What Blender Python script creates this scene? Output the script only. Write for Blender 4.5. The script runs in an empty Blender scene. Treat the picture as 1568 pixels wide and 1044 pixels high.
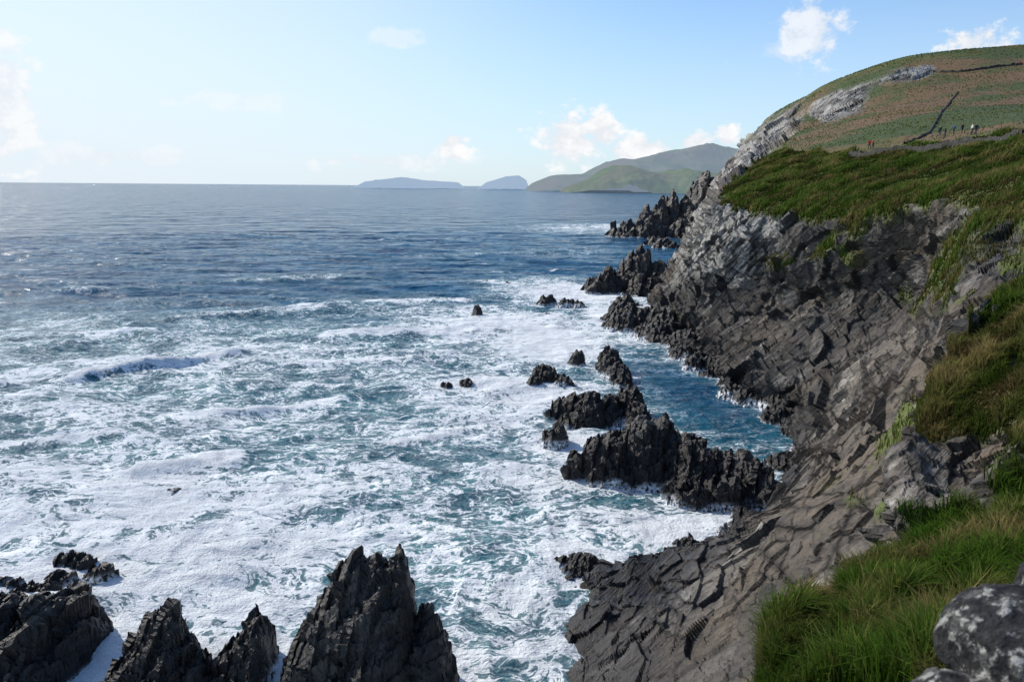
import bpy, math, time, numpy as np
from mathutils import Matrix, Vector
T0=time.time()
rng=np.random.default_rng(7)
scene=bpy.context.scene
# ------------------------------------------------------------------ survey helper (fixed photo-survey constants)
H=25.0; F=1230.0; PITCH=math.atan(237/1230); ROLL=math.radians(0.45)
R=np.array(Matrix.Rotation(math.pi/2-PITCH,3,'X')@Matrix.Rotation(ROLL,3,'Z'))
def ray(u,v): return R@np.array([(u-784)/F,-(v-522)/F,-1.0])
def PY(u,v,Y):
    d=ray(u,v); t=Y/d[1]; return np.array([d[0]*t,Y,H+d[2]*t])
def PZ(u,v,z):
    d=ray(u,v); t=(z-H)/d[2]; return np.array([d[0]*t,d[1]*t,z])
def proj(p):
    q=(p-np.array([0,0,H]))@R
    return 784+F*q[...,0]/-q[...,2], 522-F*q[...,1]/-q[...,2]
# ------------------------------------------------------------------ noise
def h3(x,y,z,s=0):
    x=x.astype(np.int64).astype(np.uint32);y=y.astype(np.int64).astype(np.uint32);z=z.astype(np.int64).astype(np.uint32)
    h=x*np.uint32(374761393)+y*np.uint32(668265263)+z*np.uint32(2246822519)+np.uint32((s*3266489917+12345)&0xffffffff)
    h=(h^(h>>np.uint32(13)))*np.uint32(1274126177); h=(h^(h>>np.uint32(15)))*np.uint32(2246822519); h^=h>>np.uint32(16)
    return h.astype(np.float32)*np.float32(1/4294967295.0)
def vn(p,s=0):
    f=np.floor(p); t=(p-f).astype(np.float32); t=t*t*(3-2*t); o=0
    X,Y,Z=f[...,0],f[...,1],f[...,2]
    for i in (0,1):
        wx=t[...,0] if i else 1-t[...,0]
        for j in (0,1):
            wy=wx*(t[...,1] if j else 1-t[...,1])
            for k in (0,1):
                o=o+wy*(t[...,2] if k else 1-t[...,2])*h3(X+i,Y+j,Z+k,s)
    return o
def fbm(p,sc,o=4,s=0,g=0.5):
    a=1;r=0;n=0;q=p*sc
    for i in range(o):
        r=r+a*(vn(q,s+i*17)*2-1);n+=a;a*=g;q=q*2.03+13.7
    return r/n
def ridg(p,sc,o=4,s=0):
    a=1;r=0;n=0;q=p*sc
    for i in range(o):
        r=r+a*(1-np.abs(vn(q,s+i*17)*2-1)*2);n+=a;a*=.5;q=q*2.03+13.7
    return r/n
def sst(a,b,x):
    t=np.clip((x-a)/(b-a),0,1);return t*t*(3-2*t)
NS=np.array([-.62,.38,.68]);NS/=np.linalg.norm(NS)
AS=np.cross(NS,[0,0,1.]);AS/=np.linalg.norm(AS); BS=np.cross(NS,AS)
def worl(p,w,la,lb,s,warp=.10,tilt=1.0):
    """angular joint blocks in bedding space: returns facet displacement (-1..1), tone, crack"""
    wv=np.stack([fbm(p,.6/w,2,s+60+i) for i in range(3)],-1)*warp
    q=np.stack([p@NS/w,p@AS/la,p@BS/lb],-1)+wv
    c0=np.floor(q);sh=p.shape[:-1]
    b1=np.full(sh,9.,np.float32);b2=np.full(sh,9.,np.float32);bid=np.zeros(sh+(3,));bd=np.zeros(sh+(3,))
    for i in (-1,0,1):
        for j in (-1,0,1):
            for k in (-1,0,1):
                X,Y,Z=c0[...,0]+i,c0[...,1]+j,c0[...,2]+k
                ctr=np.stack([X+.15+.7*h3(X,Y,Z,s),Y+.1+.8*h3(X,Y,Z,s+1),Z+.1+.8*h3(X,Y,Z,s+2)],-1)
                dv=q-ctr;d=np.sqrt((dv*dv).sum(-1)).astype(np.float32)
                m=d<b1;b2=np.where(m,b1,np.minimum(b2,d));b1=np.where(m,d,b1)
                bid[m]=np.stack([X,Y,Z],-1)[m];bd[m]=dv[m]
    X,Y,Z=bid[...,0],bid[...,1],bid[...,2]
    r=h3(X,Y,Z,s+3);tx=h3(X,Y,Z,s+4)-.5;ty=h3(X,Y,Z,s+5)-.5;tz=h3(X,Y,Z,s+6)-.5
    return (r-.5)*1.3+tilt*1.3*(bd[...,0]*(tx+.35)+bd[...,1]*ty+bd[...,2]*tz),h3(X,Y,Z,s+7),1-sst(0,.10,b2-b1)
def saw(p,w,s,wob=.12):
    """parallel slate beds: rises gently across each bed then breaks off"""
    c=p@NS/w+wob*fbm(p,.22/w,3,s);k=np.floor(c);f=c-k
    al=np.floor(p@AS/(w*5)+h3(k,k*0,k*0,s+1)*5+.2*fbm(p,.5/w,2,s+7))
    al2=np.floor(p@BS/(w*3.5)+h3(k,k*0,k*0,s+3)*5)
    return (f-.5)*.9+(h3(k,al,al2,s+2)-.5)*1.2
# ------------------------------------------------------------------ mesh helpers
def mk(name,V,Fc,mat,smooth=True,cols=None):
    V=np.ascontiguousarray(V,dtype=np.float32).reshape(-1,3);Fc=np.ascontiguousarray(Fc,dtype=np.int32)
    k=Fc.shape[1];m=bpy.data.meshes.new(name)
    m.vertices.add(len(V));m.vertices.foreach_set('co',V.ravel())
    m.loops.add(Fc.size);m.loops.foreach_set('vertex_index',Fc.ravel())
    m.polygons.add(len(Fc));m.polygons.foreach_set('loop_start',np.arange(0,Fc.size,k,dtype=np.int32))
    m.update(calc_edges=True)
    sm=smooth if isinstance(smooth,np.ndarray) else np.full(len(Fc),smooth,dtype=bool)
    m.polygons.foreach_set('use_smooth',sm)
    if cols:
        for n,c in cols.items():
            a=m.attributes.new(n,'FLOAT_COLOR','POINT');cc=np.ones((len(V),4),dtype=np.float32);cc[:,:3]=c.reshape(-1,3)
            a.data.foreach_set('color',cc.ravel())
    m.materials.append(mat)
    o=bpy.data.objects.new(name,m);scene.collection.objects.link(o);return o
def gridF(n,m,flip=False):
    i=np.arange(n-1)[:,None]*m+np.arange(m-1)[None]
    q=np.stack([i,i+1,i+m+1,i+m],-1).reshape(-1,4)
    return q[:,::-1] if flip else q
def pchip(C,x):
    K=len(C);d=np.diff(C,axis=0);m=np.zeros_like(C)
    a,b=d[:-1],d[1:];ok=(a*b)>0
    m[1:-1]=np.where(ok,2*a*b/np.where(ok,a+b,1),0);m[0]=d[0];m[-1]=d[-1]
    i=np.clip(np.floor(x).astype(int),0,K-2);t=(x-i).reshape((-1,)+(1,)*(C.ndim-1))
    h00=2*t**3-3*t**2+1;h10=t**3-2*t**2+t;h01=-2*t**3+3*t**2;h11=t**3-t**2
    return h00*C[i]+h10*m[i]+h01*C[i+1]+h11*m[i+1]
def gnorm(P):
    a=np.gradient(P,axis=0);b=np.gradient(P,axis=1);n=np.cross(a,b);n/=np.linalg.norm(n,axis=-1,keepdims=True)+1e-9
    if n[...,2].mean()<0:n=-n
    return n
def faceflip(P):
    a=np.gradient(P,axis=0);b=np.gradient(P,axis=1);return np.cross(a,b)[...,2].mean()>0
# ------------------------------------------------------------------ node helper
class NT:
    def __init__(s,t): s.t=t;t.nodes.clear()
    def n(s,ty,ins=None,**kw):
        x=s.t.nodes.new(ty)
        for k,v in kw.items(): setattr(x,k,v)
        for k,v in (ins or {}).items():
            if isinstance(v,bpy.types.NodeSocket): s.t.links.new(v,x.inputs[k])
            else: x.inputs[k].default_value=v
        return x
    def math(s,op,a,b=0.,c=None,clamp=False):
        i={0:a,1:b}
        if c is not None:i[2]=c
        return s.n('ShaderNodeMath',i,operation=op,use_clamp=clamp).outputs[0]
    def vm(s,op,a,b=None):
        i={0:a}
        if b is not None:i[1]=b
        x=s.n('ShaderNodeVectorMath',i,operation=op)
        return x.outputs['Value'] if op in('DOT_PRODUCT','LENGTH') else x.outputs[0]
    def mix(s,f,a,b,mode='MIX'):
        x=s.n('ShaderNodeMix',data_type='RGBA',blend_type=mode)
        for k,v in ((0,f),(6,a),(7,b)):
            if isinstance(v,bpy.types.NodeSocket): s.t.links.new(v,x.inputs[k])
            else: x.inputs[k].default_value=(tuple(v)+(1,) if hasattr(v,'__len__') and len(v)==3 else v)
        return x.outputs[2]
    def noise(s,vec,sc,det=4,ro=.5,dist=0):
        return s.n('ShaderNodeTexNoise',{'Vector':vec,'Scale':sc,'Detail':det,'Roughness':ro,'Distortion':dist}).outputs['Fac']
    def mr(s,v,a,b,c=0.,d=1.,sm=True):
        return s.n('ShaderNodeMapRange',{0:v,1:a,2:b,3:c,4:d},interpolation_type='SMOOTHSTEP' if sm else 'LINEAR').outputs[0]
    def scale(s,v,k): return s.vm('MULTIPLY',v,k if hasattr(k,'__len__') else (k,k,k))
    def attr(s,n):
        return s.n('ShaderNodeSeparateColor',{0:s.n('ShaderNodeAttribute',attribute_name=n).outputs['Color']}).outputs
def newmat(name):
    m=bpy.data.materials.new(name);m.use_nodes=True;return m,NT(m.node_tree)
def finish(N,bsdf): 
    o=N.n('ShaderNodeOutputMaterial');N.t.links.new(bsdf,o.inputs[0])
def rockcolor(N,pos,light=None):
    rk=N.attr('rk');tone,crk,big=rk[0],rk[1],rk[2]
    q=N.n('ShaderNodeCombineXYZ',{0:N.vm('DOT_PRODUCT',pos,tuple(NS)),1:N.vm('DOT_PRODUCT',pos,tuple(AS)),2:N.vm('DOT_PRODUCT',pos,tuple(BS))}).outputs[0]
    fine=N.noise(pos,3.2,5,.68)
    st=N.noise(N.scale(q,(2.2,.22,.22)),1.,5,.65)
    c=N.mix(N.mr(big,.38,.68),(.058,.055,.054),(.140,.112,.084))
    c=N.mix(N.mr(tone,.2,1.,0.,.75),c,(.195,.178,.155))
    c=N.mix(N.mr(st,.52,.72,0.,.7),c,(.125,.088,.056))
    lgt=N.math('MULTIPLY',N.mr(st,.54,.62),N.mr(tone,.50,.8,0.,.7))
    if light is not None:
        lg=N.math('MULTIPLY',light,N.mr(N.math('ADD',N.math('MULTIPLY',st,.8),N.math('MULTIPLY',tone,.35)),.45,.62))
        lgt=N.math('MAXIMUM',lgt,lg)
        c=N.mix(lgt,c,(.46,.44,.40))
    c=N.mix(N.mr(fine,.34,.60,.6,0.),c,(.030,.028,.027))
    c=N.mix(N.mr(st,.30,.50,.8,0.),c,(.024,.022,.021))
    c=N.mix(N.math('MULTIPLY',crk,.8),c,(.012,.011,.010))
    z=N.n('ShaderNodeSeparateXYZ',{0:pos}).outputs[2]
    wet=N.mr(N.math('ADD',z,N.math('MULTIPLY',big,-6.)),-2.4,1.2,1.,0.)
    c=N.mix(N.math('MULTIPLY',wet,.78),c,(.014,.013,.014))
    hgt=N.math('ADD',N.math('MULTIPLY',st,.9),N.math('MULTIPLY',fine,.35))
    rough=N.mr(wet,0.,1.,.8,.3,False)
    return c,hgt,rough,fine,st,big
M_CLIFF,N=newmat('cliff_ground')
pos=N.n('ShaderNodeNewGeometry').outputs['Position']
sp=N.attr('msk')
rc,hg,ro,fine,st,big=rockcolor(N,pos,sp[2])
g2=N.noise(pos,1.0,4,.7)
gc=N.mix(N.mr(big,.35,.65),(.038,.065,.012),(.085,.115,.022))
gc=N.mix(N.mr(g2,.48,.7,0,.7),gc,(.13,.115,.045))
hc=N.mix(N.mr(big,.44,.58),(.050,.075,.020),(.150,.090,.048))
hc=N.mix(N.mr(g2,.5,.7,0,.6),hc,(.075,.080,.030))
gc=N.mix(sp[1],gc,hc)
gc=N.mix(N.mr(g2,.28,.5,.75,0.),gc,(.018,.022,.008))
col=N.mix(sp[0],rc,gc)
hh=N.mix(sp[0],hg,N.math('MULTIPLY',g2,N.mr(sp[1],.4,.9,.55,.15)))
bump=N.n('ShaderNodeBump',{'Height':hh,'Strength':.9,'Distance':.45}).outputs[0]
b=N.n('ShaderNodeBsdfPrincipled',{'Base Color':col,'Roughness':N.math('MAXIMUM',ro,N.math('MULTIPLY',sp[0],.9)),'Normal':bump,'Specular IOR Level':.3})
finish(N,b.outputs[0])
M_ROCK,N=newmat('wet_slate_rock')
pos=N.n('ShaderNodeNewGeometry').outputs['Position']
rc,hg,ro,fine,st,big=rockcolor(N,pos)
z=N.n('ShaderNodeSeparateXYZ',{0:pos}).outputs[2]
rc=N.mix(N.mr(z,1.,8.,.75,.42),rc,(.017,.014,.013))
fo=N.math('MULTIPLY',N.mr(N.math('ADD',z,N.math('MULTIPLY',big,-2.2)),-1.0,-.35,1.,0.),N.mr(fine,.42,.55))
rc=N.mix(fo,rc,(.75,.78,.8))
bump=N.n('ShaderNodeBump',{'Height':hg,'Strength':1.,'Distance':.35}).outputs[0]
b=N.n('ShaderNodeBsdfPrincipled',{'Base Color':rc,'Roughness':.42,'Normal':bump,'Specular IOR Level':.35});finish(N,b.outputs[0])
M_BLADE,N=newmat('grass_blades')
at=N.n('ShaderNodeAttribute',attribute_name='col')
b=N.n('ShaderNodeBsdfDiffuse',{'Color':at.outputs['Color']})
tr=N.n('ShaderNodeBsdfTranslucent',{'Color':at.outputs['Color']})
mx=N.n('ShaderNodeMixShader',{0:.4,1:b.outputs[0],2:tr.outputs[0]});finish(N,mx.outputs[0])
def flat(name,c,r=.8):
    m,N=newmat(name);p=N.n('ShaderNodeNewGeometry').outputs['Position']
    f=N.noise(p,8.,2,.6);cc=N.mix(N.mr(f,.3,.7),tuple(x*.7 for x in c),tuple(min(1,x*1.2) for x in c))
    finish(N,N.n('ShaderNodeBsdfPrincipled',{'Base Color':cc,'Roughness':r}).outputs[0]);return m
# ------------------------------------------------------------------ MAIN CLIFF
def z_(u,v,z):return PZ(u,v,z)
def y_(u,v,y):return PY(u,v,y)
def w_(*a):return np.array(a,float)
ST=[
 [z_(875,1120,-.3),z_(1000,1120,2),z_(1130,1110,5),z_(1300,1100,9),z_(1500,1100,13),w_(22,17,17),w_(40,15,25),w_(75,20,36),w_(130,20,52)],
 [z_(864,960,0),z_(975,965,2.2),z_(1085,950,4),z_(1200,900,8),z_(1330,850,12),z_(1500,800,15.5),w_(45,35,24.5),w_(80,45,38),w_(140,60,56)],
 [z_(850,878,0),z_(950,872,1.6),z_(1045,865,2.8),z_(1150,840,6),z_(1270,800,10),z_(1420,740,13.5),w_(50,45,24.5),w_(88,62,40),w_(150,90,62)],
 [z_(1112,850,0),z_(1145,800,2),z_(1200,765,5),z_(1280,730,9),z_(1350,690,12),z_(1420,620,15.5),w_(54,56,24.5),w_(100,85,42),w_(170,130,68)],
 [z_(1175,745,0),z_(1225,715,3),z_(1290,660,8),z_(1370,590,13),z_(1450,510,17),y_(1540,400,50),y_(1605,300,62),w_(115,115,44),w_(190,180,74)],
 [z_(1225,660,0),z_(1250,610,4),z_(1310,530,9),z_(1390,440,15),y_(1450,322,78),y_(1530,275,82),y_(1640,205,100),y_(1800,150,200),y_(2000,60,330)],
 [z_(1130,600,0),z_(1180,560,4),z_(1240,480,10),z_(1300,410,16),y_(1340,335,92),y_(1430,280,98),y_(1545,210,115),y_(1620,150,230),y_(1700,70,400)],
 [z_(1066,545,0),z_(1103,515,4),z_(1152,450,10),z_(1200,390,16),y_(1240,342,108),y_(1310,290,115),y_(1410,230,132),y_(1470,150,260),y_(1500,80,400)],
 [z_(1025,510,0),z_(1053,470,5),z_(1090,420,11),y_(1132,365,128),y_(1168,328,128),y_(1220,285,138),y_(1300,238,152),y_(1370,160,270),y_(1400,92,400)],
 [z_(1010,480,0),y_(1028,450,163),y_(1055,405,163),y_(1080,350,160),y_(1104,308,152),y_(1150,280,160),y_(1215,235,185),y_(1265,180,300),y_(1300,120,400)],
 [z_(1065,372,0),y_(1075,340,340),y_(1085,318,335),y_(1103,295,330),y_(1124,272,325),y_(1155,238,320),y_(1190,212,330),y_(1225,178,350),y_(1245,146,400)],
 [z_(1066,358,0),y_(1068,345,425),y_(1076,325,420),y_(1089,300,418),y_(1105,272,418),y_(1124,245,420),y_(1147,218,425),y_(1165,196,430),y_(1185,178,440)],
]
last=[p+np.array([70,200,0])+np.array([0,0,-.45*p[2]]) for p in ST[-1]];ST.append(last)
full=[]
for s in ST:
    d=s[1]-s[0];d=d*np.array([1,1,0]);d/=np.linalg.norm(d)+1e-6
    l0=s[0]-d*3;l0[2]=-4
    l10=s[-1]+np.array([.4,1,0])*140;l10[2]=s[-1][2]-25
    full.append([l0]+s+[l10])
C=np.array(full)
ui=np.concatenate([np.linspace(i,i+1,n,endpoint=False) for i,n in enumerate([45,120,120,110,95,95,100,100,90,45,80,16])]+[[12.0]])
vj=np.concatenate([np.linspace(i,i+1,n,endpoint=False) for i,n in enumerate([12,85,90,85,80,50,50,80,80,8])]+[[10.0]])
T=pchip(C,ui);T=np.swapaxes(pchip(np.swapaxes(T,0,1),vj),0,1)
I=np.broadcast_to(ui[:,None],T.shape[:2]);J=np.broadcast_to(vj[None],T.shape[:2])
nrm=gnorm(T);dist=np.linalg.norm(T-[0,0,H],axis=-1)
nA=fbm(T,.12,4,3);nB=fbm(T,.5,4,5)
e=np.interp(I,[0,3,4,4.6,5,8.6,9.05,9.5,10,12],[6.4,6.4,6.4,5.4,5.0,5.0,5.1,7.3,8.4,8.5])
g=sst(-.12,.12,J-e+.30*nA+.40*nB)
band=np.exp(-((I-9.0)/.7)**2-((J-8.15)/.33)**2)+.52*np.exp(-((I-7.9)/.45)**2-((J-8.4)/.16)**2)
g*=1-sst(.35,.55,band+.30*fbm(T,.03,4,8))
g=np.maximum(g,sst(8.6,8.72,J+.15*nA)*(I<9.9))
patch=sst(.05,.25,fbm(T,.16,4,21)+.3*nB-.06)*sst(4.0,4.6,I)*(1-sst(7.0,7.6,I))*sst(3.4,4.2,J)
patch2=sst(.10,.25,fbm(T,.3,4,22)+.3*nB-.10)*sst(1.0,1.5,I)*(1-sst(4.,4.8,I))*sst(4.2,5.2,J)
g=np.maximum(g,np.maximum(patch,patch2)*.9)
strip=sst(.1,.3,fbm(T,.05,4,31))*sst(9.3,9.8,I)*sst(6.,7.5,J); g=np.maximum(g,strip*.7)
amp=np.clip(dist/90,.5,1.6)
f1,t1,c1=worl(T,2.6,8,6,11);f2,t2,c2=worl(T,1.0,3.,2.4,31);f3,t3,c3=worl(T,.4,1.4,1.,51)
far=sst(200,300,dist)
f4,t4,c4=worl(T,9,30,26,71)
nearf=np.interp(dist,[30,60,90],[.50,.72,1.])
s1=saw(T,2.9,401);s2=saw(T,1.05,411)
dsp=(1-far)*nearf*(1.2*f1*amp+.9*s1*amp+.62*f2+.42*s2+.2*f3)+(ridg(T,.06,4,40)-.25)*1.5*nearf*amp+far*(3.2*f4+1.6*f1+1.5*s1)
dsp+=np.where(I<3,0,1)*np.exp(-((J-1.5)/.55)**2)*(1.6*np.maximum(f1,0)+.8*fbm(T,.3,3,44))-.3*nearf
hill=sst(180,240,dist)
dspg=(1-hill)*(.45*fbm(T,.22,4,60)*amp+.25*ridg(T,.7,3,62)*sst(180,120,dist))+hill*.9*fbm(T,.04,3,66)
low=sst(.8,1.3,J)*.4+.6
D=(1-g)*dsp*low*np.where(J>7.6,.45,1)+g*(dspg+.35)
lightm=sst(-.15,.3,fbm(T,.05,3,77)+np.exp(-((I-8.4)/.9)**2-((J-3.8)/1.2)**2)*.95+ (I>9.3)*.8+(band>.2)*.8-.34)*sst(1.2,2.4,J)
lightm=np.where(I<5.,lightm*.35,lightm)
TT=T+nrm*D[...,None]
heath=sst(6.6,7.3,J+.4*nA)*sst(4.5,5.5,I)*.95
heath=np.maximum(heath,.25*sst(.0,.4,nA))
heath*=1-.8*sst(8.5,8.7,J)
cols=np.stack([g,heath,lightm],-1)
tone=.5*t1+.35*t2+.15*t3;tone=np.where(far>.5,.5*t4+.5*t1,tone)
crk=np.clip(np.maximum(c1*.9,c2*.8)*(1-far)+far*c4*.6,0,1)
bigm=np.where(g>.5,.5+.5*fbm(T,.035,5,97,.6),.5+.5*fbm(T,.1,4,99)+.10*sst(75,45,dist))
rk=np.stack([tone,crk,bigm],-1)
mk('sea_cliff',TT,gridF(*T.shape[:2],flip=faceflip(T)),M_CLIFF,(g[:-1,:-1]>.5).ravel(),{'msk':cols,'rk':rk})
MU,MV=proj(TT);MVIS=(TT[...,1]>20)
def foot(u,v):
    dd=(MU-u)**2+(MV-v)**2;dd=np.where(MVIS&(J>5.3)&(J<9.01),dd,1e9);k=np.argmin(dd);return TT.reshape(-1,3)[k]
print('cliff',time.time()-T0)
# ------------------------------------------------------------------ NEAR GRASS BANK
BK=[
 [w_(-3,-4,23.3),w_(-1,-4,23.3),w_(1,-4,23.3),w_(4,-4,23.5),w_(10,-4,24)],
 [w_(-2.5,1.2,22.2),w_(-.3,1.2,22.8),w_(1.5,1.2,23.1),w_(4,1.2,23.4),w_(10,1.2,24)],
 [y_(1165,1100,8),y_(1240,1100,7.3),y_(1330,1100,6.6),y_(1480,1090,5.6),y_(1900,1000,5.5)],
 [y_(1200,975,11),y_(1278,965,10.3),y_(1370,965,9.5),y_(1500,950,8.5),y_(1900,880,8.5)],
 [y_(1300,918,14),y_(1362,893,13.5),y_(1430,873,13),y_(1540,850,12.5),y_(1900,760,12)],
 [y_(1400,845,19),y_(1450,820,18.3),y_(1500,798,17.8),y_(1580,770,17),y_(1900,640,16)],
 [y_(1385,735,26),y_(1440,730,25),y_(1500,720,24),y_(1580,700,22),y_(1900,560,20)],
 [y_(1420,620,30),y_(1472,605,29),y_(1520,590,28),y_(1600,570,26),y_(1900,480,24)],
 [y_(1460,530,33),y_(1503,515,33),y_(1540,500,32),y_(1610,480,31),y_(1900,380,30)],
 [y_(1510,475,36),y_(1537,460,36),y_(1565,445,36),y_(1620,425,36),y_(1900,330,36)],
 [y_(1520,510,42),y_(1550,500,42),y_(1590,490,42),y_(1640,480,42),y_(1900,390,44)],
]
for r in BK:
    a=r[0];r.insert(0,np.array([a[0]+1.2,a[1]+1.0,a[2]-9]))
BC=np.array(BK)
bi=np.linspace(0,10,620);bj=np.concatenate([np.linspace(0,1,90,endpoint=False),np.linspace(1,5,260)])
B=pchip(BC,bi);B=np.swapaxes(pchip(np.swapaxes(B,0,1),bj),0,1)
BI=np.broadcast_to(bi[:,None],B.shape[:2]);BJ=np.broadcast_to(bj[None],B.shape[:2])
bn=gnorm(B);na=fbm(B,.5,4,71);nb=fbm(B,1.7,4,72)
bg=sst(-.1,.1,BJ-1.10+.25*na+.2*nb)
ledge=np.exp(-((BI-5.65)/.72)**2)*(1-sst(3.4,4.4,BJ+.3*na));bg*=1-sst(.28,.40,ledge+.35*na)
bg*=1-sst(.0,.15,fbm(B,.35,4,90)-.10)*sst(5,6,BI)
bg=np.maximum(bg,(BI<5)*sst(.78,.9,BJ+.1*nb))
bf1,bt1,bc1=worl(B,.9,2.8,2.2,211);bf2,bt2,bc2=worl(B,.3,.9,.8,231)
Db=(1-bg)*(.95*bf1+.25*bf2+.4*saw(B,1.1,421)+.25*ridg(B,.5,4,94))*np.where(BI<5,.3,1)+bg*(.34*fbm(B,.7,4,95)+.12)*sst(-.5,2,BI)
BB=B+bn*Db[...,None]
bcols=np.stack([bg,sst(.0,.4,na)*.5,sst(-.1,.3,nb)*.1],-1)
mk('grass_bank',BB,gridF(*B.shape[:2],flip=faceflip(B)),M_CLIFF,(bg[:-1,:-1]>.5).ravel(),{'msk':bcols,'rk':np.stack([.6*bt1+.4*bt2,np.maximum(bc1,bc2*.6),.5+.5*fbm(B,.3,4,98)],-1)})
# ------------------------------------------------------------------ grass blades
def blades(name,P,G,n,hmin,hmax,wid,cl,s,colf,wind=(.15,.05),jit=1.5):
    a=np.linalg.norm(np.cross(P[1:,:-1]-P[:-1,:-1],P[:-1,1:]-P[:-1,:-1]),axis=-1)*G[:-1,:-1]
    a=a.ravel();pr=a/a.sum();k=rng.choice(len(a),n,p=pr);m=P.shape[1]-1
    i=k//m;j=k%m;s1=rng.random(n)[:,None];s2=rng.random(n)[:,None]
    p=P[i,j]+(P[i+1,j]-P[i,j])*s1+(P[i,j+1]-P[i,j])*s2
    hn=np.clip(.45+1.6*fbm(p,cl,3,s),0,1)
    h=(hmin+(hmax-hmin)*hn)*(.5+.8*rng.random(n))
    ang=fbm(p,cl*.9,2,s+5)*7+rng.normal(0,jit,n);ln=.2+.75*rng.random(n)
    dx=np.cos(ang)*ln+wind[0];dy=np.sin(ang)*ln+wind[1]
    th=rng.random(n)*6.28;w=wid(p)*(.7+.6*rng.random(n))
    sx=np.cos(th)*w/2;sy=np.sin(th)*w/2;z0=np.zeros(n)
    S=np.stack([sx,sy,z0],-1)
    mid=p+np.stack([dx*h*.3,dy*h*.3,h*.6],-1);tip=p+np.stack([dx*h*.95,dy*h*.95,h*(1.02-.35*ln)],-1)
    base=p-np.array([0,0,.04])
    V=np.stack([base-S,base+S,mid-S*.75,mid+S*.75,tip],1)
    o=np.arange(n)[:,None,None]*5
    Fc=(np.array([[0,1,3],[0,3,2],[2,3,4]])[None]+o).reshape(-1,3)
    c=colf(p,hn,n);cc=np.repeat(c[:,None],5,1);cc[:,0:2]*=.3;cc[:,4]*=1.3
    return mk(name,V,Fc,M_BLADE,False,{'col':cc})
def cf(dry,gr=(.055,.115,.018),cn=1.3,fr=.6,lo=.4):
    def f(p,hn,n):
        k=np.clip(dry+cn*fbm(p,fr,3,120)+rng.normal(0,.2,n),0,1)[:,None]
        c=np.array(gr)*(1-k)+np.array([.22,.165,.07])*k
        m=rng.random(n)[:,None];c=c*(lo+.9*m)*(.5+.75*hn[:,None])
        return c
    return f
dcam=lambda p:np.linalg.norm(p-[0,0,H],axis=-1)
gm=bg*(BI>2.05)*(BJ>.8);fr=np.where(BI<5.2,1.,0)
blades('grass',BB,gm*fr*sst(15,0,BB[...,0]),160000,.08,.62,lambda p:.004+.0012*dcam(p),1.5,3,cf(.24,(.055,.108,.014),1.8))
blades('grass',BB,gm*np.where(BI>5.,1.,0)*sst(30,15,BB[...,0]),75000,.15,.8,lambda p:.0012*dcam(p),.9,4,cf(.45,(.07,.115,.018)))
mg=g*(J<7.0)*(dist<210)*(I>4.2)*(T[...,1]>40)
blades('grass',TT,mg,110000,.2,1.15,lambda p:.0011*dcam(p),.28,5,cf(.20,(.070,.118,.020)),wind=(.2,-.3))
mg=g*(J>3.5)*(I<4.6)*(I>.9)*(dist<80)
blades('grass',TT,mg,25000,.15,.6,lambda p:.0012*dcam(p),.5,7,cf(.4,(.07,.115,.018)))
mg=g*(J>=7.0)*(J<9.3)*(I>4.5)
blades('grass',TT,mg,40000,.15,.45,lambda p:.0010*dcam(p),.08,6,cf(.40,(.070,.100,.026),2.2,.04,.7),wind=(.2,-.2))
print('grass',time.time()-T0)
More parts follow.
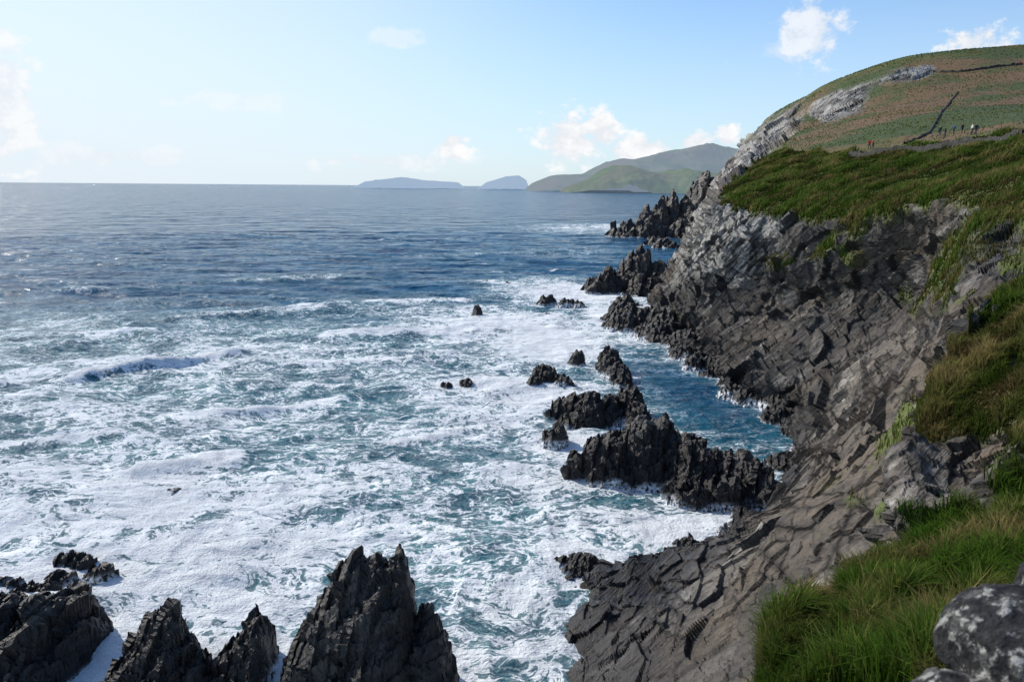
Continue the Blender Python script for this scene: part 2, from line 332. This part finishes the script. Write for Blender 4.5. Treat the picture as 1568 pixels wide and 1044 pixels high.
# ------------------------------------------------------------------ SEA ROCKS
PEAKS=[]
def rockw(pk,pw=1.8,ex=1.3,name='sea_rock',seed=0,res=None,amp=1.0,sw=.85,sp=.34,wf=.22,pf=.18):
    for a in pk: PEAKS.append((a[0],a[1],max(a[3],a[4])))
    x0=min(a[0]-a[3] for a in pk)-1;x1=max(a[0]+a[4] for a in pk)+1;y0=min(a[1]-a[5] for a in pk)-1;y1=max(a[1]+a[6] for a in pk)+1
    dm=(y0+y1)/2;st=res or max(.065,dm*.0015)
    nx=min(400,int((x1-x0)/st)+2);ny=min(400,int((y1-y0)/st)+2)
    X,Yg=np.meshgrid(np.linspace(x0,x1,nx),np.linspace(y0,y1,ny),indexing='ij')
    q=np.stack([X,Yg,np.zeros_like(X)],-1);sc=np.mean([a[3]+a[4] for a in pk])/2
    wx=fbm(q,.9/sc,3,seed+200)*sc*wf;wy=fbm(q,.9/sc,3,seed+210)*sc*wf
    Z=np.full(X.shape,-2.5)
    for (px,py,h,rl,rr,rf,rb) in pk:
        dx=X+wx-px;dy=Yg+wy-py
        r=((np.abs(dx)/np.where(dx<0,rl,rr))**pw+(np.abs(dy)/np.where(dy<0,rf,rb))**pw)**(1/pw)
        r=np.clip((r-pf)/(1-pf),0,3)
        Z=np.maximum(Z,(h+1.0)*(1-r**ex)-1.0)
    Z=np.maximum(Z,-2.5);hs0=np.clip(Z+1,0,None)
    # tilted slate beds: gentle dip slope to the left, broken scarp on the right; relief limited by bed thickness
    for (w_s,aa) in ((sp*sc,.75),(sp*sc*.36,.5)):
        c=(X*.93-Yg*.30)/w_s+.35*fbm(q,.45/w_s,3,seed+240);k=np.floor(c);f=c-k
        al=np.floor((X*.3+Yg*.95)/(w_s*3.6)+h3(k,k*0,k*0,seed+7)*4)
        Z=Z-np.minimum(hs0*.5,w_s*aa)*sw*(.85*(1-f)+.6*h3(k,al,k*0,seed+8)-.45)
    P=np.stack([X,Yg,Z],-1);n=gnorm(P);n=n*np.array([.7,.7,1.])
    hs=np.clip((Z+1)/1.5,0.,1)[...,None]
    w1=np.clip(sc*.28,.28,2.2)
    a1,tt1,k1=worl(P,w1,w1*3.6,w1*2.6,seed+5,tilt=1.15);P=P+(n*.7+NS*.4)*hs*a1[...,None]*w1*.75*amp
    a2,tt2,k2=worl(P,w1*.4,w1*1.2,w1*.9,seed+45);P=P+n*hs*a2[...,None]*w1*.2*amp
    rk=np.stack([.6*tt1+.4*tt2,np.maximum(k1,k2*.7),.5+.5*fbm(P,.35,3,98)],-1)
    return mk(name,P,gridF(nx,ny,flip=faceflip(P)),M_ROCK,False,{'rk':rk})
def rock(peaks,**k):
    pk=[]
    for (u,v,Y,rl,rr,rf,rb) in peaks:
        p=PY(u,v,Y);pk.append((p[0],p[1],p[2],rl,rr,rf,rb))
    return rockw(pk,**k)
rock([(550,836,36.4,4.9,1.1,6,1.8),(583,848,36.2,5,1.3,6,2.),(615,838,36.4,2.4,1.3,6.5,1.8),(590,875,35.5,5,2.6,6,2),(655,925,35.8,3,1.9,5,3),(500,950,34.5,3.6,3,4,3)],seed=1,pw=2.2,ex=1.2,amp=.8,sp=.30,sw=.7,wf=.12,pf=.09)
rock([(268,938,37.8,4.2,1.3,4.5,2),(300,985,37,2,1.3,3,2),(215,995,36.5,3,2,3,2)],seed=2,pw=2.1,ex=1.4,wf=.15,pf=.12)
rock([(402,932,38.4,2.6,.9,4.5,1.4),(372,970,37.4,2.4,1.3,3,1.5)],seed=3,pw=2.1,ex=1.4,wf=.15,pf=.12)
rock([(122,912,40,4.6,1.2,5,1.8),(70,920,39,4,2,5,2),(-20,918,40,4,3,4,3),(30,968,37,3,2.5,3,3),(0,925,39,3,3,4,3)],seed=4,pw=2.1,ex=1.7,wf=.2)
rock([(125,844,49,2.6,1.1,1.4,1),(160,865,47,2.,1.,1.5,1),(95,876,47,2.2,1.4,1.4,1),(30,886,46,3.8,2.,1.6,1),(-30,892,46,2.8,1.9,1.2,1),(65,889,45.5,2.4,1.6,1.,1)],seed=5,ex=2.4)
rock([(274,751,62,1.9,.8,1.4,1.),(240,771,60.5,2.8,1.6,1.3,1.),(195,793,58,2.2,1.6,1.,1),(258,791,58,2.2,1.3,.9,1),(225,802,56.5,1.8,1.5,.8,.8)],seed=6,ex=2.4)
rock([(1010,642,69,6,3.,6,2.5),(940,660,68,4,3,5,2.2),(1068,670,67,4,3.,5.5,2.5),(1122,686,66,3.6,3,5.5,2.5),(1160,708,64,3,2.,5,2.),(1058,738,61,2.6,2.2,2.4,3),(898,690,67,2.4,2.4,2.5,2),(1105,734,61.5,3,3,2.4,3)],seed=7,pw=2.3,ex=2.2)
rock([(903,599,84,4.4,2.6,4.4,2.2),(964,594,86,2.4,2.,4.4,2.2),(930,609,84,3,2.6,3.8,2),(862,608,85,2.4,2,2.7,2),(850,651,76,1.8,1.5,1.5,1.5),(978,622,82,2,2,3,2)],seed=8,pw=2.3,ex=2.2)
rock([(836,557,101,2.6,2.,3.7,1.8),(862,573,99,2.4,2,2.7,2),(818,578,98,1.5,1.4,2,2)],seed=9,pw=2.2,ex=2.)
rock([(936,533,108,2.2,2.,3.7,1.8),(948,555,104,2.4,2.,4,2),(957,569,100,1.7,1.5,2,2)],seed=10,pw=2.2,ex=2.)
rock([(886,536,113,1.8,1.3,1.8,1.3)],seed=11,ex=2)
rock([(686,585,98,1.8,1.1,1.5,1.5),(717,580,98.5,1.9,1.2,1.5,1.3)],seed=12,ex=2)
rock([(733,467,157,1.7,1.1,1.5,1.5)],seed=13,ex=1.7)
rock([(838,452,172,3,2.5,2,2),(868,457,170,3.4,3,2,2),(886,458,169,2.4,2,2,2)],seed=14,ex=2)
rock([(742,428,212,2,1.6,1,1),(778,431,208,1.8,1.6,1,1),(758,434,206,1.4,1.2,1,1)],seed=15,ex=2)
rock([(987,376,198,9,3,8,5),(966,395,197,7,4,8,6),(934,407,194,6,4,7,5),(1010,398,196,7,6,8,6),(1036,400,190,6,7,8,6),(992,424,188,8,7,6,6),(916,424,192,4,4,5,4)],seed=16,pw=2.1,ex=1.5,pf=.06)
rock([(945,461,172,2.7,2.4,2,2),(975,464,170,3.4,2.8,2,2)],seed=17,ex=2)
rock([(907,496,147,2.2,1.6,1.5,1.5)],seed=18,ex=2)
rock([(842,479,158,1.8,1.5,1.2,1.2)],seed=28,ex=2)
rock([(1008,363,352,9,8,8,8),(1025,368,340,8,7,8,8)],seed=19,ex=2)
rock([(965,523,128,3,2.,1.5,1.5),(1000,514,133,3,2.4,2,2),(938,518,131,1.1,1,1,1),(1015,499,138,3,3,3,3)],seed=20,ex=2)
rock([(1034,288,430,12,6,14,14),(1014,300,425,11,6,14,14),(992,317,418,11,7,12,12),(1052,302,430,9,14,14,14),(969,335,412,10,7,9,9),(1060,318,420,8,20,14,14),(940,339,415,6,5,5,5),(1000,334,405,16,14,8,8),(1045,334,405,14,14,10,10)],seed=21,pw=2,ex=1.3,pf=.06)
rock([(1080,264,520,22,40,30,30),(1065,280,500,14,20,30,30)],seed=22,name='headland_knoll',pw=1.8,ex=1.2,amp=.6)
rock([(872,853,52,1.8,1.4,1.8,1.5),(900,867,50.5,2.4,2.,2.,2.)],seed=23,ex=1.8)
toe=T[:,12]
def boulders(i0,i1,n,seed,out,hm):
    rg=np.random.default_rng(seed);pk=[]
    for k in range(n):
        i=rg.uniform(i0,i1);a=int(np.argmin(abs(ui-i)));p=toe[a];nx=nrm[a,18]*[1,1,0];nx/=np.linalg.norm(nx)
        o=p+nx*rg.uniform(-2,out)*1.0;h=rg.uniform(.3,1)**1.3*hm;r=h*rg.uniform(.9,1.5)+.5
        pk.append((o[0],o[1],h,r,r*rg.uniform(.5,.9),r,r))
    return rockw(pk,pw=2.,ex=2.,seed=seed)
boulders(1.9,3.0,8,300,.5,1.4);boulders(3.1,4.0,9,301,1.5,1.6);boulders(4.0,5.2,14,302,1.,2.);boulders(5.1,6.1,18,303,1.5,2.2);boulders(6.0,7.0,22,304,2.5,2.6);boulders(7.0,8.0,26,305,4,3.2);boulders(8.0,9.0,24,306,8,4.)
print('rocks',time.time()-T0)
# ------------------------------------------------------------------ SEA
nr,nt=1000,860
r=15*np.exp(np.concatenate([np.linspace(0,math.log(30.),820,endpoint=False),np.linspace(math.log(30.),math.log(60000/15),nr-820)]))
th=np.radians(np.concatenate([np.linspace(-88,-36,50,endpoint=False),np.linspace(-36,26,nt-80),np.linspace(27,75,30)]))
RR,TH=np.meshgrid(r,th,indexing='ij');X=RR*np.sin(TH);Yg=RR*np.cos(TH)
q=np.stack([X,Yg,np.zeros_like(X)],-1)
dn=np.zeros_like(X)
fade=np.exp(-RR/900)
wp=fbm(q,.02,3,300)*9
ch=fbm(q*[.55,1,1],.16,4,302);rd=ridg(q*[.6,1,1],.30,3,304)
Z=fade*(.34*np.sin((Yg*.97-X*.25+wp*1.3)/3.6)*(.5+.5*fbm(q,.03,2,301))+.20*np.sin((Yg*.9+X*.3+wp*2)/1.9)+.75*ch+.32*rd+.26*ridg(q,.5,3,303)*np.exp(-RR/160))
sw=sst(100,180,Yg)*np.exp(-RR/800)*.9*(1-np.abs(np.sin((Yg+X*.12+wp*3)/17)))**2.5*(.3+1.4*vn(q*.012,308));Z+=sw
fe=fbm(q,.35,3,321);fj=fbm(q,.09,3,320)
def seg(u0,v0,u1,v1,w,h,d,jit=1.2):
    global Z,dn
    a=PZ(u0,v0,0)[:2];b=PZ(u1,v1,0)[:2];ab=b-a;L=np.linalg.norm(ab);ab=ab/L;nn=np.array([-ab[1],ab[0]])
    s=((X-a[0])*ab[0]+(Yg-a[1])*ab[1]);t=(X-a[0])*nn[0]+(Yg-a[1])*nn[1]+fj*jit*2.5
    en=sst(-.12,.2,s/L)*(1-sst(.75,1.12,s/L))
    pr=np.where(t*nn[1]>0,np.exp(-(t/(w*1.9))**2),np.exp(-(t/(w*.75))**2))*en
    Z=Z+h*pr*(.8+.6*fe); dn=np.maximum(dn,d*pr)
seg(60,587,395,541,1.7,1.35,1.3)
seg(-150,600,60,590,1.6,.8,.8)
seg(40,562,300,546,3,.3,.75)
seg(470,520,800,505,3.,.9,1.0)
seg(180,745,400,700,1.8,.9,1.15)
seg(300,590,620,600,2.2,.5,.75)
seg(60,960,420,870,2.0,.6,1.0)
seg(540,470,760,460,3,.8,.85)
seg(150,500,560,470,3.,.9,.65)
seg(0,545,300,500,3.,.7,.65)
seg(-100,455,300,440,3.,.8,.40);seg(0,395,330,415,4.,.7,.3)
seg(250,650,560,612,1.6,.6,.95);seg(-60,690,220,668,1.6,.6,.95);seg(400,565,690,548,2.,.6,.85);seg(560,690,800,655,1.5,.5,1.)
seg(330,435,600,425,4,.7,.45);seg(600,395,860,388,5,.7,.4);seg(840,352,960,345,6,.7,.75)
def blob(u,v,rx,ry,d):
    global dn
    c=PZ(u,v,0);e=((X-c[0])/rx)**2+((Yg-c[1])/ry)**2
    dn=np.maximum(dn,d*np.exp(-e))
for b_ in [(880,450,22,35,.98),(760,500,26,28,.88),(660,540,25,20,.6),(840,520,18,25,.98),(800,600,14,16,.88),(760,650,14,13,.82),(700,610,16,12,.7),
           (860,680,8,9,.98),(820,740,9,9,.88),(620,660,16,12,.66),(480,640,20,12,.62),(300,660,22,14,.64),(100,640,24,14,.66),(60,720,18,12,.74),
           (230,740,12,9,.86),(420,760,12,9,.76),(560,740,12,9,.66),(690,780,10,8,.66),(100,800,14,8,.78),(330,850,12,8,.92),(150,900,12,8,.92),(450,840,9,7,.9),
           (700,850,8,6,.55),(900,800,9,7,.74),(1010,820,7,6,.9),(1080,800,6,6,.82),(780,930,6,6,.76),(830,1000,5,5,.74),(700,1000,6,5,.52),(250,1000,10,6,.72),(950,745,7,3,1.),(40,1000,12,6,.82),
           (900,350,60,90,.6),(870,385,40,50,.35),(940,480,10,18,.98),(960,440,10,25,.9),(600,810,12,8,.68),(500,570,25,18,.5),(260,560,30,14,.6),(1000,620,4,5,.4),(400,930,8,6,.85),(20,580,16,10,.7),(560,900,7,6,.55)]:
    blob(*b_)
for (px,py,rr) in PEAKS:
    if py<300:
        e=((X-px)**2+(Yg-py)**2)/(rr*1.5+.9)**2
        if px/py<.27 or py>100: dn=np.maximum(dn,.95*np.exp(-e))
        else: dn=np.maximum(dn,.6*np.exp(-((X-px)**2+(Yg-py)**2)/(rr*1.2+.4)**2))
base=.40*(1-sst(115,200,Yg))+.12*(1-sst(180,400,Yg))
pool=PZ(1060,600,0);pl=np.exp(-(((X-pool[0]-(pool[1]-Yg)*.12)/7)**2)**1.5-(((Yg-pool[1])/25)**2)**1.5)
dn=np.maximum(dn,base)+(.15*fbm(q,.05,4,330)+.14*ch)*(Yg<280)
turq=np.clip(sst(.1,.6,dn)*.9+(1-sst(80,190,Yg))*.5,0,1)*(1-.95*pl)
dn=dn*(1-.62*pl)
Z*=1-.6*pl
fw=[fbm(q,.22,3,340+i) for i in range(2)]
sea_cols=np.stack([np.clip(dn,0,1.3),turq,sst(100,600,Yg)],-1)
wv=np.stack([.5+.5*fw[0],.5+.5*fw[1],.5+.5*fbm(q+np.stack([fw[0],fw[1],fw[0]*0],-1)*3,.3,4,350)],-1)
M_SEA,N=newmat('sea_water')
pos=N.n('ShaderNodeNewGeometry').outputs['Position']
sp=N.attr('sea');Dn,Tq,Fr=sp[0],sp[1],sp[2]
wa_=N.attr('wv');bl=wa_[2]
p2=N.vm('MULTIPLY',pos,(1,1,0))
wo=N.n('ShaderNodeCombineXYZ',{0:N.math('SUBTRACT',wa_[0],.5),1:N.math('SUBTRACT',wa_[1],.5),2:0.}).outputs[0]
wp_=N.vm('ADD',p2,N.scale(wo,4.5))
wb=N.n('ShaderNodeTexNoise',{'Vector':p2,'Scale':1.1,'Detail':1.}).outputs['Color']
wp2=N.vm('ADD',wp_,N.scale(N.vm('SUBTRACT',wb,(.5,.5,.5)),1.3))
def ridge(vec,sc,k,det=3):
    n=N.noise(vec,sc,det,.55);return N.math('SUBTRACT',1.,N.math('MULTIPLY',N.math('ABSOLUTE',N.math('SUBTRACT',n,.5)),k),clamp=True)
r1=ridge(N.scale(wp2,(.75,1.1,1)),.5,9.,2);r2=ridge(N.scale(wp2,(.8,1.2,1)),1.35,8.,2);r3=ridge(wp2,3.6,5.5,2)
fn=N.noise(p2,5.,4,.7)
pat=N.math('ADD',N.math('MULTIPLY',r1,.32),N.math('ADD',N.math('MULTIPLY',r2,.30),N.math('ADD',N.math('MULTIPLY',r3,.16),N.math('MULTIPLY',N.mr(bl,.3,.7,0,1,False),.24))))
pat=N.math('ADD',pat,N.math('MULTIPLY',N.math('SUBTRACT',fn,.5),.32))
x=N.math('SUBTRACT',N.math('ADD',pat,Dn),1.)
foam=N.mr(x,.03,.22)
veil=N.mr(x,-.35,.2,0,.26)
foam=N.math('MAXIMUM',foam,veil)
foam=N.math('MULTIPLY',foam,N.mr(Dn,.08,.3))
wc=N.mr(N.noise(N.scale(p2,(.06,.18,1)),1.,4,.7),.635,.68)
foam=N.math('MAXIMUM',foam,N.math('MULTIPLY',wc,.65))
ln=N.noise(N.scale(p2,(.03,.11,1)),1.,4,.65)
deep=N.mix(N.mr(ln,.35,.65),(.002,.034,.090),(.007,.100,.200))
wcol=N.mix(Tq,deep,(.018,.150,.178))
wcol=N.mix(N.mr(bl,.35,.65,.6,0.),wcol,(.004,.064,.110))
col=N.mix(foam,wcol,(.82,.86,.89))
b1=N.noise(N.scale(p2,(.6,1.,1)),.9,3,.6);b2=N.noise(N.scale(p2,(.5,1.,1)),.22,2,.5);b3=N.noise(N.scale(p2,(.4,1.,1)),.06,2,.6)
hg=N.math('ADD',N.math('MULTIPLY',b1,.60),N.math('ADD',N.math('MULTIPLY',b2,1.9),N.math('MULTIPLY',N.math('MULTIPLY',b3,Fr),14.)))
hg=N.math('ADD',hg,N.math('MULTIPLY',N.math('MULTIPLY',fn,Dn),.34))
bump=N.n('ShaderNodeBump',{'Height':hg,'Strength':1.,'Distance':1.}).outputs[0]
b=N.n('ShaderNodeBsdfPrincipled',{'Base Color':col,'Roughness':N.mr(foam,0.,.6,.14,.8,False),'Normal':bump,'IOR':1.333,'Specular IOR Level':N.mr(foam,0.,.6,.13,.1,False)})
finish(N,b.outputs[0])
mk('sea',np.stack([X,Yg,Z],-1),gridF(nr,nt,flip=True),M_SEA,True,{'sea':sea_cols,'wv':wv})
print('sea',time.time()-T0)
# ------------------------------------------------------------------ DISTANT LAND
def painted_haze(name,c1,c2,hz,k,sc):
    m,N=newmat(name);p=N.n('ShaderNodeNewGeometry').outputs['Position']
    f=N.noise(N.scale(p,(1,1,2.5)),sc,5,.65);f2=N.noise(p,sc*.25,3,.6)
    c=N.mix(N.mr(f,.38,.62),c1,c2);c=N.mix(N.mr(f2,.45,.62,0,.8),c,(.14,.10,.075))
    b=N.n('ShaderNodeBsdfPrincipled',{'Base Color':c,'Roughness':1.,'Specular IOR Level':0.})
    e=N.n('ShaderNodeEmission',{'Color':tuple(hz)+(1,),'Strength':1.})  # constant bluish emission mixed into the land material to imitate aerial haze
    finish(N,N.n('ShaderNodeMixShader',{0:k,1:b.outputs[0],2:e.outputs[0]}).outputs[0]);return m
def island(name,prof,Y0,dep,mat,s,pw=2.2,na=.12):
    us=np.array([a for a,_ in prof],float);vs=np.array([b for _,b in prof],float)
    nu,nv=360,100;uu=np.linspace(us[0],us[-1],nu);vv=np.interp(uu,us,vs)
    k=np.ones(9)/9;vv=np.convolve(np.pad(vv,4,mode='edge'),k,'valid')
    P0=np.array([PY(a,b,Y0) for a,b in zip(uu,vv)])
    sv=np.linspace(-1,1,nv)
    Xg=np.repeat(P0[:,0][:,None],nv,1);Y=Y0+sv[None]*dep+np.zeros((nu,1));hh=np.clip(P0[:,2],0,None)[:,None]
    q=np.stack([Xg,Y,np.zeros_like(Xg)],-1)
    env=1-np.abs(sv[None]+.15*fbm(q,2.5/dep,3,s))**pw
    Z=hh*env+hh*na*ridg(q,3./dep,5,s+3)*(1-np.exp(-(sv[None]/.25)**2))
    Z+=np.clip(hh,0,30)*.10*fbm(q,12/dep,4,s+9)-2
    Z[0]=Z[-1]=-3;P=np.stack([Xg,Y,Z],-1)
    return mk(name,P,gridF(nu,nv,flip=faceflip(P)),mat,True)
m1=painted_haze('island_far',(.05,.07,.05),(.09,.10,.06),(.42,.56,.76),.80,.004)
m2=painted_haze('headland_far',(.05,.085,.030),(.13,.13,.06),(.38,.48,.62),.50,.006)
m3=painted_haze('headland_near',(.06,.105,.028),(.13,.15,.05),(.34,.44,.52),.38,.008)
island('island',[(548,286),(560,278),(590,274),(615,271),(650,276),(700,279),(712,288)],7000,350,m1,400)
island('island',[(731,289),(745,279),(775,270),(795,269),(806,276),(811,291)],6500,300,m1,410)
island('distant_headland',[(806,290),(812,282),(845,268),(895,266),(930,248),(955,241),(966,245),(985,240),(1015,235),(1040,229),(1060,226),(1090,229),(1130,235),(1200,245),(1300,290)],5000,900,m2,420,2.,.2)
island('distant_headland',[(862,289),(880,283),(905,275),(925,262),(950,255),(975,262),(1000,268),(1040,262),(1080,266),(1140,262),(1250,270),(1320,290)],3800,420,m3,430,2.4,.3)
# ------------------------------------------------------------------ STONE WALLS + PEOPLE
M_WALL,N=newmat('dry_stone')
pos=N.n('ShaderNodeNewGeometry').outputs['Position']
v=N.n('ShaderNodeTexVoronoi',{'Vector':pos,'Scale':3.});nn=N.noise(pos,5.,4,.7)
c=N.mix(N.mr(nn,.4,.66),(.018,.018,.015),(.085,.082,.072));finish(N,N.n('ShaderNodeBsdfPrincipled',{'Base Color':c,'Roughness':.95,'Normal':N.n('ShaderNodeBump',{'Height':v.outputs[0],'Strength':1.,'Distance':.1}).outputs[0]}).outputs[0])
def wall(pts,h,w,s,name='stone_wall'):
    g=np.array([foot(*p) for p in pts]);n=40*(len(g)-1)
    P=pchip(g,np.linspace(0,len(g)-1,n))
    for i in range(n):
        dd=((TT[...,0]-P[i,0])**2+(TT[...,1]-P[i,1])**2).ravel();P[i,2]=TT[...,2].ravel()[np.argmin(dd)]
    P[:,2]=np.convolve(np.pad(P[:,2],4,mode='edge'),np.ones(9)/9,'valid')
    t=np.gradient(P,axis=0)*[1,1,0];t/=np.linalg.norm(t,axis=1,keepdims=True);nn=np.stack([-t[:,1],t[:,0],t[:,2]*0],-1)
    pr=[(-.6,-.8),(-.55,0),(-.5,.5),(-.4,1),(0,1.08),(.4,1),(.5,.5),(.55,0),(.6,-.8)]
    V=np.stack([P+nn*a*w+np.array([0,0,b*h]) for a,b in pr],1)
    V+=(np.stack([fbm(V,1.7,2,s+i) for i in range(3)],-1))*[.12,.12,.35]
    return mk(name,V,gridF(n,len(pr)),M_WALL,False)
wall([(1300,241),(1340,238),(1390,235),(1440,229),(1500,222),(1566,214)],.95,.45,500)
wall([(1385,222),(1415,208),(1432,190),(1448,165),(1468,140)],.35,.35,510)
wall([(1440,112),(1480,110),(1530,103),(1566,99)],.7,.5,520)
skin=flat('skin',(.45,.28,.2),.6);hair=flat('hair',(.05,.035,.02))
def person(u,v,jc,tc,rot,seed):
    f=Vector(foot(u,v))
    root=bpy.data.objects.new('person',None);scene.collection.objects.link(root);root.location=f+Vector((0,0,.05));root.rotation_euler=(0,0,rot)
    def skinmesh(nm,vs,es,rad,mat,rt=0):
        m=bpy.data.meshes.new(nm);m.from_pydata(vs,es,[]);o=bpy.data.objects.new(nm,m);scene.collection.objects.link(o);o.parent=root
        o.modifiers.new('s','SKIN');o.modifiers.new('d','SUBSURF').levels=1;o.modifiers['d'].render_levels=1
        for i,r_ in enumerate(rad):m.skin_vertices[0].data[i].radius=(r_,r_*.85)
        m.skin_vertices[0].data[rt].use_root=True;m.materials.append(mat);return o
    sd=.12*(1 if seed%2 else -1)
    skinmesh('torso_arms',[(0,0,.92),(0,0,1.15),(0,0,1.4),(0,0,1.5),(.19,0,1.42),(.27,.03,1.15),(.25,.16+sd*.3,.93),(-.19,0,1.42),(-.27,.02,1.15),(-.25,.14-sd*.3,.92)],
      [(0,1),(1,2),(2,3),(2,4),(4,5),(5,6),(2,7),(7,8),(8,9)],[.16,.15,.17,.07,.075,.06,.045,.075,.06,.045],jc)
    skinmesh('legs',[(0,0,.95),(.1,0,.88),(.11,sd+.03,.48),(.11,sd*.8,.06),(.11,sd*.8+.15,.04),(-.1,0,.88),(-.11,-sd+.03,.48),(-.11,-sd*1.2,.06),(-.11,-sd*1.2+.15,.04)],
      [(0,1),(1,2),(2,3),(3,4),(0,5),(5,6),(6,7),(7,8)],[.14,.1,.07,.05,.045,.1,.07,.05,.045],tc)
    skinmesh('head',[(0,0,1.47),(0,.01,1.56),(0,.015,1.66),(0,.01,1.72)],[(0,1),(1,2),(2,3)],[.055,.07,.095,.07],skin)
    skinmesh('hair_cap',[(0,-.03,1.62),(0,-.02,1.70),(0,0,1.76)],[(0,1),(1,2)],[.075,.09,.06],hair)
red=flat('red_jacket',(.6,.01,.015));blk=flat('dark_jacket',(.03,.03,.04));blu=flat('blue_jacket',(.04,.09,.25));wht=flat('pale_jacket',(.6,.6,.58));jean=flat('trousers',(.03,.04,.07))
for k,(u,v,jc) in enumerate([(1330,230,red),(1336,229,red),(1438,211,blk),(1446,210,blk),(1460,207,blu),(1472,206,blk),(1488,208,wht),(1494,208,blk),(1427,87,blk),(1404,90,blk),(1411,89,blk),(1556,104,blk),(1562,102,red)]):
    person(u,v,jc,jean,k*1.3,k)
M_LICH,N=newmat('lichen_stone')
pos=N.n('ShaderNodeNewGeometry').outputs['Position']
n1=N.noise(pos,7.,6,.7);n2=N.noise(pos,22.,5,.65)
c=N.mix(N.mr(n2,.3,.7),(.014,.014,.016),(.048,.047,.048));c=N.mix(N.mr(n1,.54,.64,0,.8),c,(.13,.13,.125));c=N.mix(N.math('MULTIPLY',N.mr(n1,.50,.57),N.mr(n2,.50,.58)),c,(.34,.34,.32))
finish(N,N.n('ShaderNodeBsdfPrincipled',{'Base Color':c,'Roughness':.95,'Specular IOR Level':.2,'Normal':N.n('ShaderNodeBump',{'Height':n2,'Strength':1.,'Distance':.05}).outputs[0]}).outputs[0])
Vs=[];Fs=[];off=0
def stone(c,rad,s):
    global off
    a=np.linspace(0,math.pi,90);b_=np.linspace(0,2*math.pi,140)
    A,Bt=np.meshgrid(a,b_,indexing='ij');d=np.stack([np.sin(A)*np.cos(Bt),np.sin(A)*np.sin(Bt),np.cos(A)],-1)
    d=np.sign(d)*np.abs(d)**.72
    P=d*rad;P=P*(1+.24*fbm(d+s,1.3,4,600+s))[...,None]+.010*fbm(d+s,7,4,611)[...,None];P=P+c
    Vs.append(P.reshape(-1,3));Fs.append(gridF(90,140)+off);off+=90*140
for k,(u,v,Y,rx,ry,rz) in enumerate([(1600,1010,2.25,.25,.28,.17),(1540,1135,2.05,.22,.25,.14),(1700,960,2.6,.28,.3,.2),(1680,1130,2.1,.25,.3,.2),(1600,1250,2.0,.3,.3,.2),(1800,1000,2.9,.3,.3,.25),(1780,1150,2.5,.3,.3,.25),(1480,1270,2.0,.22,.25,.2),(1760,1300,2.2,.3,.3,.25)]):
    stone(PY(u,v,Y),np.array([rx,ry,rz]),k*3)
mk('lichen_stone_wall',np.concatenate(Vs),np.concatenate(Fs),M_LICH,True)
# ------------------------------------------------------------------ SKY
W=bpy.data.worlds.new('World');scene.world=W;W.use_nodes=True;N=NT(W.node_tree)
AZ=-56;EL=37
sky=N.n('ShaderNodeTexSky',sky_type='NISHITA',sun_disc=False,sun_elevation=math.radians(EL),sun_rotation=math.radians(AZ),altitude=0,air_density=1.,dust_density=.4,ozone_density=1.5)
dv=N.n('ShaderNodeTexCoord').outputs['Generated']
el=N.n('ShaderNodeSeparateXYZ',{0:dv}).outputs[2]
skc=N.mix(1.,sky.outputs[0],(1.10,1.34,1.6),'MULTIPLY')
n1=N.noise(N.scale(dv,(1,1,1.4)),27.,6,.62)
acc=None
for (u,v_,ru,rv,st) in [(1240,48,40,40,.75),(1205,80,46,18,.35),(1495,64,34,18,1.),(872,214,46,38,1.),(918,203,32,30,1.),(978,228,50,20,1.),(1065,220,28,17,.95),(1112,212,17,20,1.),(692,226,22,26,1.),(600,246,110,12,.5),(180,240,90,12,.35),(2,150,38,85,.75),(600,60,36,12,.35),(365,155,90,12,.3)]:
    c=ray(u,v_);c/=np.linalg.norm(c)
    e_=N.vm('LENGTH',N.vm('MULTIPLY',N.vm('SUBTRACT',dv,tuple(c)),(F/ru*.9,F/ru*.9,F/rv*.95)))
    m_=N.math('MULTIPLY',N.mr(N.math('SUBTRACT',N.math('MULTIPLY',n1,4.2),N.math('MULTIPLY',e_,1.1)),.85,1.6),st)
    acc=m_ if acc is None else N.math('MAXIMUM',acc,m_)
sdv=(math.sin(math.radians(AZ))*.9,math.cos(math.radians(AZ))*.9,.35)
glow=N.mr(N.vm('DOT_PRODUCT',dv,sdv),.35,.97,0.,.35)
hz=N.math('ADD',N.mr(el,-.02,.28,.66,0.),glow,clamp=True)
sk=N.mix(hz,skc,(6.1,7.3,8.5,1))
sk=N.mix(N.mr(glow,.0,.35,0.,.45),sk,(8.4,8.7,8.9,1))
cc=N.mix(N.mr(n1,.42,.62),(7.5,7.75,8.2),(9.0,9.0,9.05))
sk=N.mix(acc,sk,cc)
bg_=N.n('ShaderNodeBackground',{'Color':sk,'Strength':.11});o=N.n('ShaderNodeOutputWorld');N.t.links.new(bg_.outputs[0],o.inputs[0])
sl=bpy.data.lights.new('sun','SUN');sl.energy=4.4;sl.angle=math.radians(.5);sl.color=(1,.93,.83);so=bpy.data.objects.new('sun',sl);scene.collection.objects.link(so)
az=math.radians(AZ);e_=math.radians(EL);sd=Vector((math.sin(az)*math.cos(e_),math.cos(az)*math.cos(e_),math.sin(e_)))
so.rotation_euler=sd.to_track_quat('Z','Y').to_euler()
# camera
cd=bpy.data.cameras.new('camera');cam=bpy.data.objects.new('camera',cd);scene.collection.objects.link(cam)
cd.sensor_width=36;cd.lens=F/1568*36;cd.clip_end=100000;cd.clip_start=.05
cam.matrix_world=Matrix.Translation((0,0,H))@Matrix([list(r_) for r_ in R]).to_4x4()
cd.dof.use_dof=True;cd.dof.focus_distance=60;cd.dof.aperture_fstop=4.5
scene.camera=cam
scene.view_settings.view_transform='Standard';scene.view_settings.look='None';scene.view_settings.exposure=0
print('done',time.time()-T0)
